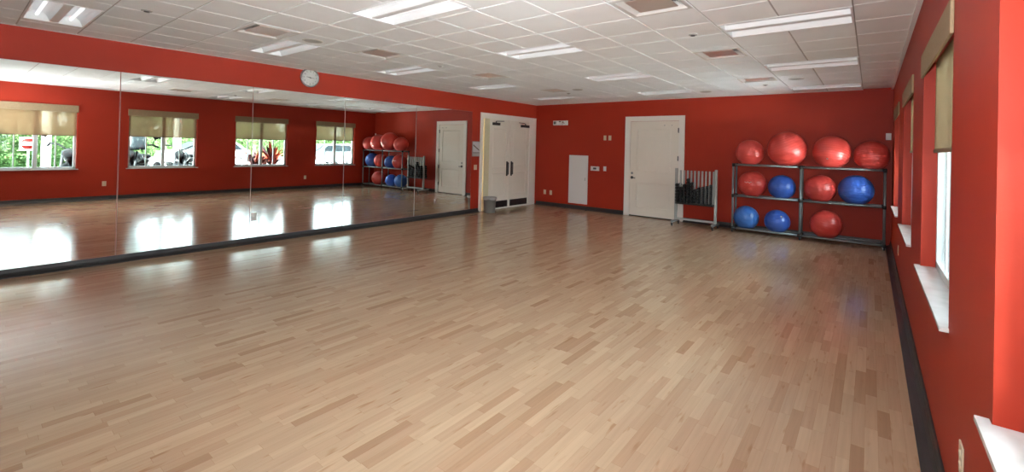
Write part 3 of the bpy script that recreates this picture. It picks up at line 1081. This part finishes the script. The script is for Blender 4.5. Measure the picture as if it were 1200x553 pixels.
for k, (x, r, lv, mt, lab) in enumerate(BALLS):
    tube_c = RZ[lv]
    dz = math.sqrt((r + pr) ** 2 - hb ** 2)
    c = Vector((x, (RYF + RYB) / 2, tube_c + dz))
    t = thing('exercise_ball', c, lab, 'exercise ball', 'exercise balls on the rack')
    mb = MB()
    # slightly ribbed vinyl sphere
    prof = []
    for i in range(97):
        a = -PI / 2 + PI * i / 96
        rib = 0.0012 * math.cos(44 * a) if abs(a) < 1.0 else 0
        prof.append(((r + rib) * math.cos(a), (r + rib) * math.sin(a)))
    prof[0] = (0, -r)
    prof[-1] = (0, r)
    mb.lathe(prof, (0, 0, 0), (0, 0, 1), 64)
    ball = mb.build('ball_shell', mt, t)
    if k in (2, 9):
        # direction to the visible plug
        d = {2: Vector((-0.14, -0.86, -0.38)), 9: Vector((0.38, -0.70, 0.52))}[k].normalized()
        MB().lathe([(0, r + 0.003), (0.013, r + 0.003), (0.014, r - 0.002)], (0, 0, 0), d, 16).build('plug', 'ivory' if k == 9 else 'plastic', t)
    if k == 4:
        # small pale printed squiggle
        pts = []
        for i in range(9):
            u_ = -0.055 + 0.11 * i / 8
            d = Vector((u_ - 0.03, -0.2, 0.035 + 0.012 * math.sin(i * 1.9))).normalized()
            pts.append(d * (r + 0.0005))
        MB().tube(pts, 0.004, 6).build('print', 'plastic', t)
    ball.rotation_euler = (random.uniform(-0.4, 0.4), random.uniform(-0.4, 0.4), random.uniform(0, 3))

# ------------------------------------------------------------------ dumbbell rack
DO = Vector((4.515, 9.47, 0))
dr = thing('dumbbell_rack', DO, 'grey wheeled rack of upright slats holding small black dumbbells', 'rack')
XL, XR = 4.115 - DO.x, 4.915 - DO.x
for x in (XL, XR):
    MB().box((x - 0.024, -0.024, 0.105), (x + 0.024, 0.024, 1.195)).build('post', 'slat', dr, bevel=0.004)
    MB().box((x - 0.026, -0.225, 0.075), (x + 0.026, 0.215, 0.115)).build('foot', 'steel', dr, bevel=0.006)
    for y in (-0.20, 0.19):
        c = MB().lathe([(0, -0.014), (0.030, -0.014), (0.034, -0.008), (0.034, 0.008), (0.030, 0.014), (0, 0.014)], (x, y - 0.01, 0.034), (1, 0.35, 0), 20).build('caster', 'rubber', dr)
        MB().tube([(x, y, 0.05), (x, y, 0.078)], 0.013, 8).box((x - 0.022, y - 0.028, 0.03), (x - 0.016, y + 0.01, 0.066)).box((x + 0.016, y - 0.028, 0.03), (x + 0.022, y + 0.01, 0.066)).lathe([(0, 0.023), (0.014, 0.022), (0.014, 0.016)], (x, y - 0.01, 0.034), (1, 0, 0), 12).build('caster_fork', 'chrome', c)
MB().box((XL, -0.018, 0.115), (XR, 0.018, 0.155)).build('cross_bar', 'slat', dr)
MB().box((XL + 0.02, -0.115, 0.455), (XR - 0.02, 0.16, 0.490)).build('tray', 'black', dr, bevel=0.004)
SX = [XL + 0.084 + k * 0.0735 for k in range(10)]
for x in SX:
    MB().box((x - 0.0175, 0.012, 0.485), (x + 0.0175, 0.036, 1.155)).build('slat', 'slat', dr)
# dumbbells lie front to back between the slats, stacked one upon another
DB = 'small black dumbbells stacked in the slatted rack'


def make_dumbbell(r, ln):
    t = thing('dumbbell', (0, 0, 0), 'small black dumbbell stacked between slats of the grey wheeled rack', 'dumbbell', DB)
    for s in (-1, 1):
        o = MB().lathe([(0, -ln / 2), (r * 0.78, -ln / 2), (r, -ln / 2 + 0.006), (r, -ln / 2 + ln * 0.27), (r * 0.8, -ln / 2 + ln * 0.31), (r * 0.4, -ln / 2 + ln * 0.31)], (0, 0, 0), (0, s, 0), 8, smooth=False).build('head', 'dumbbell', t)
        MB().lathe([(0, ln / 2 + 0.0006), (r * 0.34, ln / 2 + 0.0006), (r * 0.34, ln / 2 - 0.001)], (0, 0, 0), (0, -s, 0), 10).build('end_cap', 'rubber' if r > 0.028 else 'steel', o)
    MB().tube([(0, -ln * 0.22, 0), (0, ln * 0.22, 0)], 0.011, 8).build('handle', 'steel', t)
    return t


rad = [0.0350, 0.0350, 0.0345, 0.034, 0.033, 0.032, 0.030, 0.027, 0.025, 0.024]
cnt = [6, 5, 6, 8, 7, 5, 6, 7, 8, 9]
lens_ = [0.26, 0.25, 0.24, 0.24, 0.23, 0.22, 0.21, 0.19, 0.18, 0.17]
slots = [SX[0] - 0.038] + [(a + b) / 2 for a, b in zip(SX, SX[1:])]
for k, sx in enumerate(slots):
    proto = None
    r = rad[k]
    for j in range(cnt[k]):
        loc = Vector((DO.x + sx, DO.y + 0.026 - 0.004 * ((j * 7 + k) % 3), 0.490 + r * 0.925 + j * 1.85 * r))
        if proto is None:
            proto = make_dumbbell(r, lens_[k])
            proto.location = loc
            for c in proto.children:
                pass
        else:
            dup(proto, loc)

# ------------------------------------------------------------------ outside the windows
rnd = random.Random(11)
tag(MB().box((W + 0.16, -40, -0.25), (W + 7.2, 60, -0.02)).build('pavement', 'concrete'), 'pale concrete forecourt outside the windows', 'pavement', kind='structure')
tag(MB().box((W + 7.2, -40, -0.25), (W + 60, 4.5, -0.03)).build('lawn', 'lawn'), 'mown lawn beyond the forecourt', 'lawn', kind='structure')
tag(MB().box((W + 7.2, 4.5, -0.25), (W + 60, 60, -0.025)).build('parking_lot', 'concrete'), 'pale car park beyond the windows', 'parking lot', kind='structure')


def porch_column(x, y, r, label):
    t = thing('porch_column', (x, y, -0.02), label, 'column', 'pale columns outside the windows')
    MB().lathe([(0, 0), (r * 1.35, 0), (r * 1.35, 0.18), (r, 0.22)], n=28).build('plinth', 'column', t)
    MB().lathe([(r, 0.22), (r, 3.3), (0, 3.3)], n=28).build('shaft', 'column', t)


porch_column(W + 4.0, 1.75, 0.10, 'pale column outside the nearest window, right of the round sign')
porch_column(W + 4.0, 4.86, 0.11, 'pale column outside the window with motorcycles')


def leaf_cards(mb, pts, size, seed):
    q = random.Random(seed)
    for p in pts:
        n = Vector((q.gauss(0, 1), q.gauss(0, 1), q.gauss(0, 1))).normalized()
        a = n.orthogonal().normalized()
        a = (Matrix.Rotation(q.uniform(0, 6.28), 3, n) @ a)
        b = n.cross(a)
        s = size * q.uniform(0.6, 1.3)
        p = Vector(p)
        mb.quad(p - a * s, p - b * s * 0.45, p + a * s, p + b * s * 0.45)


def hedge(loc, lx, ly, hz, label, seed, leafm='hedge'):
    t = thing('hedge', loc, label, 'hedge', 'clipped hedges outside')
    q = random.Random(seed)
    mb = MB().box((-lx / 2 + 0.08, -ly / 2 + 0.08, 0), (lx / 2 - 0.08, ly / 2 - 0.08, hz - 0.08))
    pts = []
    for _ in range(min(9000, int(2600 * (ly * hz + ly * lx) / 8))):
        f = q.random()
        if f < 0.6:
            pts.append((-lx / 2 + q.uniform(-0.03, 0.09), q.uniform(-ly / 2, ly / 2), q.uniform(0, hz)))
        else:
            pts.append((q.uniform(-lx / 2, lx / 2), q.uniform(-ly / 2, ly / 2), hz + q.uniform(-0.09, 0.04)))
    leaf_cards(mb, pts, 0.07 if ly < 20 else 0.16, seed + 1)
    mb.build('leaf_mass', leafm, t, fixn=False)


hedge((W + 9.2, 0.2, -0.03), 0.9, 5.6, 0.85, 'long clipped hedge outside the nearest window', 5)
hedge((W + 13.5, 1.0, -0.03), 1.2, 9.0, 1.75, 'taller paler hedge beyond the clipped one', 6, 'crown')
hedge((W + 34.0, 24.0, -0.03), 1.5, 40.0, 2.3, 'distant pale green hedge along the far side of the car park', 8, 'crown')


def tree(loc, hgt, r, label, seed):
    t = thing('tree', loc, label, 'tree', 'trees beyond the car park')
    q = random.Random(seed)
    MB().tube([(0, 0, 0), (0.05, 0.03, hgt * 0.3), (0, 0.05, hgt * 0.62)], [0.16, 0.12, 0.08], 10).build('trunk', 'bark', t)
    mb = MB()
    pts = []
    cl = [Vector((q.uniform(-0.6, 0.6) * r, q.uniform(-0.6, 0.6) * r, hgt * 0.66 + q.uniform(-0.45, 0.45) * r)) for _ in range(9)]
    for c in cl:
        mb.sphere(c, r * 0.36, 12, 8)
        for _ in range(260):
            d = Vector((q.gauss(0, 1), q.gauss(0, 1), q.gauss(0, 1))).normalized()
            pts.append(c + d * r * q.uniform(0.34, 0.56))
    leaf_cards(mb, pts, 0.17, seed + 2)
    mb.build('crown', 'crown', t, fixn=False)


for i, (x, y, hh, rr_, lb) in enumerate([
        (18, -3.0, 4.6, 1.9, 'leafy tree beyond the hedge, left of the round sign in the mirror'),
        (20, 1.6, 5.0, 2.0, 'leafy tree beyond the hedge, behind the round sign'),
        (19, 5.2, 4.4, 1.8, 'leafy tree seen past the nearest window, right of the pale column'),
        (23, 9.0, 5.0, 2.1, 'leafy tree in the window with motorcycles'),
        (24, 15.0, 4.8, 2.1, 'leafy tree seen above the red-leaved plants'),
        (27, 21.0, 5.2, 2.3, 'leafy tree beyond the parked silver car'),
        (30, 28.0, 5.0, 2.3, 'leafy tree beyond the parked white car')]):
    tree((W + x, y, -0.03), hh, rr_, lb, 40 + i * 5)

# round no-entry sign on a post (its mirror image stands in the nearest window)
sg = thing('traffic_sign', (W + 5.0, 1.475, -0.02), 'red and white round no-entry sign on a post outside the nearest window', 'sign')
MB().tube([(0.02, 0, 0), (0.02, 0, 1.50)], 0.022, 10).build('post', 'steel', sg)
MB().box((-0.006, -0.185, 1.115), (0.0, 0.185, 1.505)).build('plate', 'carwhite', sg, bevel=0.002)
MB().lathe([(0, 0.0072), (0.168, 0.0072), (0.168, 0.006)], (0, 0, 1.31), (-1, 0, 0), 40).build('disc', 'signred', sg)
MB().box((-0.0090, -0.15, 1.265), (-0.0074, 0.15, 1.365)).build('bar', 'carwhite', sg)


# red-leaved cordylines
def cordyline(loc, hgt, n, label, seed, material):
    t = thing('red_leaf_plant', loc, label, 'plant', 'red-leaved plants outside')
    q = random.Random(seed)
    MB().tube([(0, 0, 0), (0.02, 0.01, hgt * 0.35), (0, 0.02, hgt * 0.5)], [0.05, 0.045, 0.035], 8).build('stem', 'bark', t)
    for mt, cnt_ in ((material, n), ('plumleaf', n // 2)):
        mb = MB()
        for k in range(cnt_):
            az = q.uniform(0, 2 * PI)
            el = q.uniform(0.25, 1.35)
            ln = hgt * q.uniform(0.42, 0.66)
            base = Vector((0, 0.02, hgt * q.uniform(0.28, 0.5)))
            d = Vector((math.cos(az) * math.cos(el), math.sin(az) * math.cos(el), math.sin(el)))
            side = d.cross(Vector((0, 0, 1))).normalized()
            L_, R_ = [], []
            for i in range(7):
                a = i / 6
                w_ = 0.05 * math.sin(PI * min(1, 0.12 + a * 0.88)) + 0.003
                p = base + d * ln * a + Vector((0, 0, -0.22 * ln * a * a))
                up = Vector((0, 0, 0.3 * w_))
                L_.append(mb.bm.verts.new(p + side * w_ + up))
                R_.append(mb.bm.verts.new(p - side * w_ + up))
            for i in range(6):
                mb.bm.faces.new((L_[i], L_[i + 1], R_[i + 1], R_[i]))
        mb.build('leaves', mt, t, fixn=False)


cordyline((W + 1.1, 6.18, -0.02), 1.5, 34, 'red-leaved spiky plant, left one in the third window of the mirror', 21, 'redleaf')
cordyline((W + 1.1, 6.72, -0.02), 1.75, 44, 'taller red-leaved spiky plant, right one in the third window of the mirror', 22, 'redleaf')


# motorcycles
def motorcycle(loc, rz, label, windshield, mirrors=True):
    t = thing('motorcycle', loc, label, 'motorcycle', 'motorcycles parked outside', rz=rz)
    for y in (0.78, -0.72):
        ring = [(0, y + 0.255 * math.cos(2 * PI * k / 28), 0.315 + 0.255 * math.sin(2 * PI * k / 28)) for k in range(28)]
        w_ = MB().tube(ring, 0.06, 10, closed=True).build('wheel', 'tyre', t)
        sp = MB()
        for k in range(10):
            a = 2 * PI * k / 10
            sp.tube([(0, y, 0.315), (0, y + 0.21 * math.cos(a), 0.315 + 0.21 * math.sin(a))], 0.007, 6)
        sp.lathe([(0, -0.05), (0.05, -0.05), (0.05, 0.05), (0, 0.05)], (0, y, 0.315), (1, 0, 0), 16).build('spokes', 'bikemetal', w_)
        fen = []
        for k in range(9):
            a = math.radians(20 + 17 * k)
            fen.append((0, y + 0.335 * math.cos(a), 0.315 + 0.335 * math.sin(a)))
        MB().tube(fen, 0.072, 8).build('fender', 'bikeblack', t)
    for s in (-1, 1):
        MB().tube([(s * 0.10, 0.78, 0.315), (s * 0.10, 0.50, 0.98)], 0.024, 10).build('fork', 'bikemetal', t)
        MB().tube([(s * 0.14, 0.18, 0.33), (s * 0.17, -0.1, 0.27), (s * 0.17, -0.78, 0.30), (s * 0.17, -0.95, 0.31)], [0.025, 0.03, 0.042, 0.042], 10).build('exhaust', 'bikemetal', t)
    eng = MB()
    for s in (0.55, -0.55):
        for k in range(6):
            c0 = Vector((0, 0.05 + 0.10 * s, 0.42))
            d = Vector((0, s, 1)).normalized()
            eng.lathe([(0, -0.011), (0.095, -0.011), (0.095, 0.011), (0, 0.011)], c0 + d * (0.06 + k * 0.036), d, 14)
    eng.box((-0.13, -0.2, 0.22), (0.13, 0.28, 0.46))
    eng.build('engine', 'bikemetal', t)
    MB().sphere((0, 0.22, 0.84), 0.2, 20, 14, (0.72, 1.55, 0.62)).build('tank', 'bikeblack', t)
    st = MB().sphere((0, -0.30, 0.74), 0.2, 20, 12, (0.85, 1.6, 0.42)).sphere((0, -0.66, 0.83), 0.17, 16, 10, (0.8, 1.1, 0.42))
    st.build('seat', 'leather', t)
    MB().tube([(0, 0.55, 0.80), (0, 0.3, 0.62), (0, -0.1, 0.56), (0, -0.72, 0.36)], 0.04, 8).build('frame_tube', 'bikeblack', t)
    hbm = MB().tube([(-0.40, 0.18, 1.08), (-0.34, 0.30, 1.13), (-0.2, 0.42, 1.12), (-0.06, 0.48, 1.02), (0.06, 0.48, 1.02), (0.2, 0.42, 1.12), (0.34, 0.30, 1.13), (0.40, 0.18, 1.08)], 0.016, 8).build('handlebar', 'bikeblack', t)
    for s in (-1, 1):
        MB().tube([(s * 0.41, 0.16, 1.075), (s * 0.355, 0.27, 1.118)], 0.022, 8).build('grip', 'tyre', hbm)
        if mirrors:
            MB().tube([(s * 0.33, 0.32, 1.13), (s * 0.40, 0.36, 1.28)], 0.007, 6).sphere((s * 0.41, 0.36, 1.31), 0.06, 14, 10, (1, 0.4, 0.8)).build('mirror', 'bikeblack', hbm)
    MB().lathe([(0, 0.10), (0.05, 0.09), (0.09, 0.02), (0.095, -0.02), (0.08, -0.026), (0, -0.03)], (0, 0.62, 0.93), (0, -1, 0), 24).build('headlight', 'bikemetal', t)
    if windshield:
        ws = MB()
        rows = []
        for i in range(6):
            a = i / 5
            row = []
            for j in range(9):
                b_ = -1 + j / 4
                x = b_ * (0.27 - 0.10 * a * a)
                row.append(ws.bm.verts.new((x, 0.66 - 0.28 * a - 0.14 * b_ * b_, 1.02 + 0.44 * a - 0.05 * a * b_ * b_)))
            rows.append(row)
        for A, B in zip(rows, rows[1:]):
            for j in range(8):
                f = ws.bm.faces.new((A[j], A[j + 1], B[j + 1], B[j]))
                f.smooth = True
        o = ws.build('windshield', 'carglass', t)
        md = o.modifiers.new('thick', 'SOLIDIFY')
        md.thickness = 0.005
    t.scale = (1.22, 1.22, 1.22)
    MB().tube([(0.16, -0.05, 0.30), (0.24, -0.12, 0.0)], 0.012, 6).build('side_stand', 'bikemetal', t)
    for s in (-1, 1):
        MB().sphere((s * 0.26, -0.66, 0.56), 0.15, 14, 10, (0.62, 1.35, 1)).build('saddlebag', 'leather', t)
    return t


motorcycle((W + 1.62, 3.32, -0.02), math.radians(113), 'black motorcycle with dark windscreen, left half of the second window', True)
motorcycle((W + 1.85, 4.50, -0.02), math.radians(113), 'black motorcycle parked right of the one with the windscreen', False)
motorcycle((W + 1.62, 2.08, -0.02), math.radians(108), 'black motorcycle with round mirror at the edge of the nearest window', False)



# parked cars
def car(loc, rz, label, paint, sc=1.0):
    t = thing('parked_car', loc, label, 'car', 'cars parked outside', rz=rz)
    prof = [(-2.15, 0.35), (-2.2, 0.62), (-2.12, 0.88), (-1.25, 0.98), (-0.55, 1.42), (0.2, 1.50), (1.35, 1.47), (1.95, 1.02), (2.15, 0.95), (2.2, 0.55), (2.15, 0.35)]
    mb = MB()
    secs = []
    for yy, f, top in ((-0.86, 0.93, 0.0), (-0.80, 1, 0.0), (0.80, 1, 0.0), (0.86, 0.93, 0.0)):
        secs.append([mb.bm.verts.new((x * (0.985 if abs(yy) > 0.82 else 1), yy * (1 - 0.16 * max(0, z - 0.95) / 0.55), 0.35 + (z - 0.35) * (0.985 if abs(yy) > 0.82 else 1))) for x, z in prof])
    for A, B in zip(secs, secs[1:]):
        for k in range(len(prof)):
            k2 = (k + 1) % len(prof)
            mb.bm.faces.new((A[k], A[k2], B[k2], B[k]))
    mb.bm.faces.new(secs[0])
    mb.bm.faces.new(secs[-1][::-1])
    mb.build('body', paint, t, bevel=0.03)
    gl = MB()
    for s in (-1, 1):
        gl.prism([(-1.0, s * 0.80, 1.0), (-0.52, s * 0.735, 1.38), (0.18, s * 0.725, 1.45), (1.25, s * 0.73, 1.42), (1.7, s * 0.80, 1.02)], (0, s * 0.055, 0))
    gl.prism([(-1.22, -0.66, 1.02), (-0.60, -0.60, 1.42), (-0.60, 0.60, 1.42), (-1.22, 0.66, 1.02)], (-0.035, 0, 0.03))
    gl.build('side_glass', 'carglass', t)
    for x in (-1.35, 1.35):
        for s in (-1, 1):
            w_ = MB().lathe([(0, -0.1), (0.26, -0.1), (0.33, -0.07), (0.33, 0.07), (0.26, 0.1), (0, 0.1)], (x, s * 0.80, 0.33), (0, 1, 0), 24).build('wheel', 'rubber', t)
            MB().lathe([(0, 0.105), (0.20, 0.102), (0.21, 0.09)], (x, s * 0.80, 0.33), (0, s, 0), 20).build('rim', 'chrome', w_)
    for s in (-1, 1):
        MB().sphere((2.14, s * 0.62, 0.82), 0.11, 12, 8, (0.5, 1.2, 0.9)).build('tail_light', 'signred', t)
        MB().sphere((-2.12, s * 0.60, 0.76), 0.11, 12, 8, (0.5, 1.3, 0.7)).build('headlight', 'chrome', t)
    return t


car((W + 14.0, 15.6, -0.025), math.radians(80), 'silver car parked outside the farthest window, left half', 'carsilver')
car((W + 17.5, 19.3, -0.025), math.radians(70), 'white car parked outside the farthest window, right half', 'carwhite')
car((W + 16.0, 9.3, -0.025), math.radians(75), 'white car at the right edge of the second window', 'carwhite')
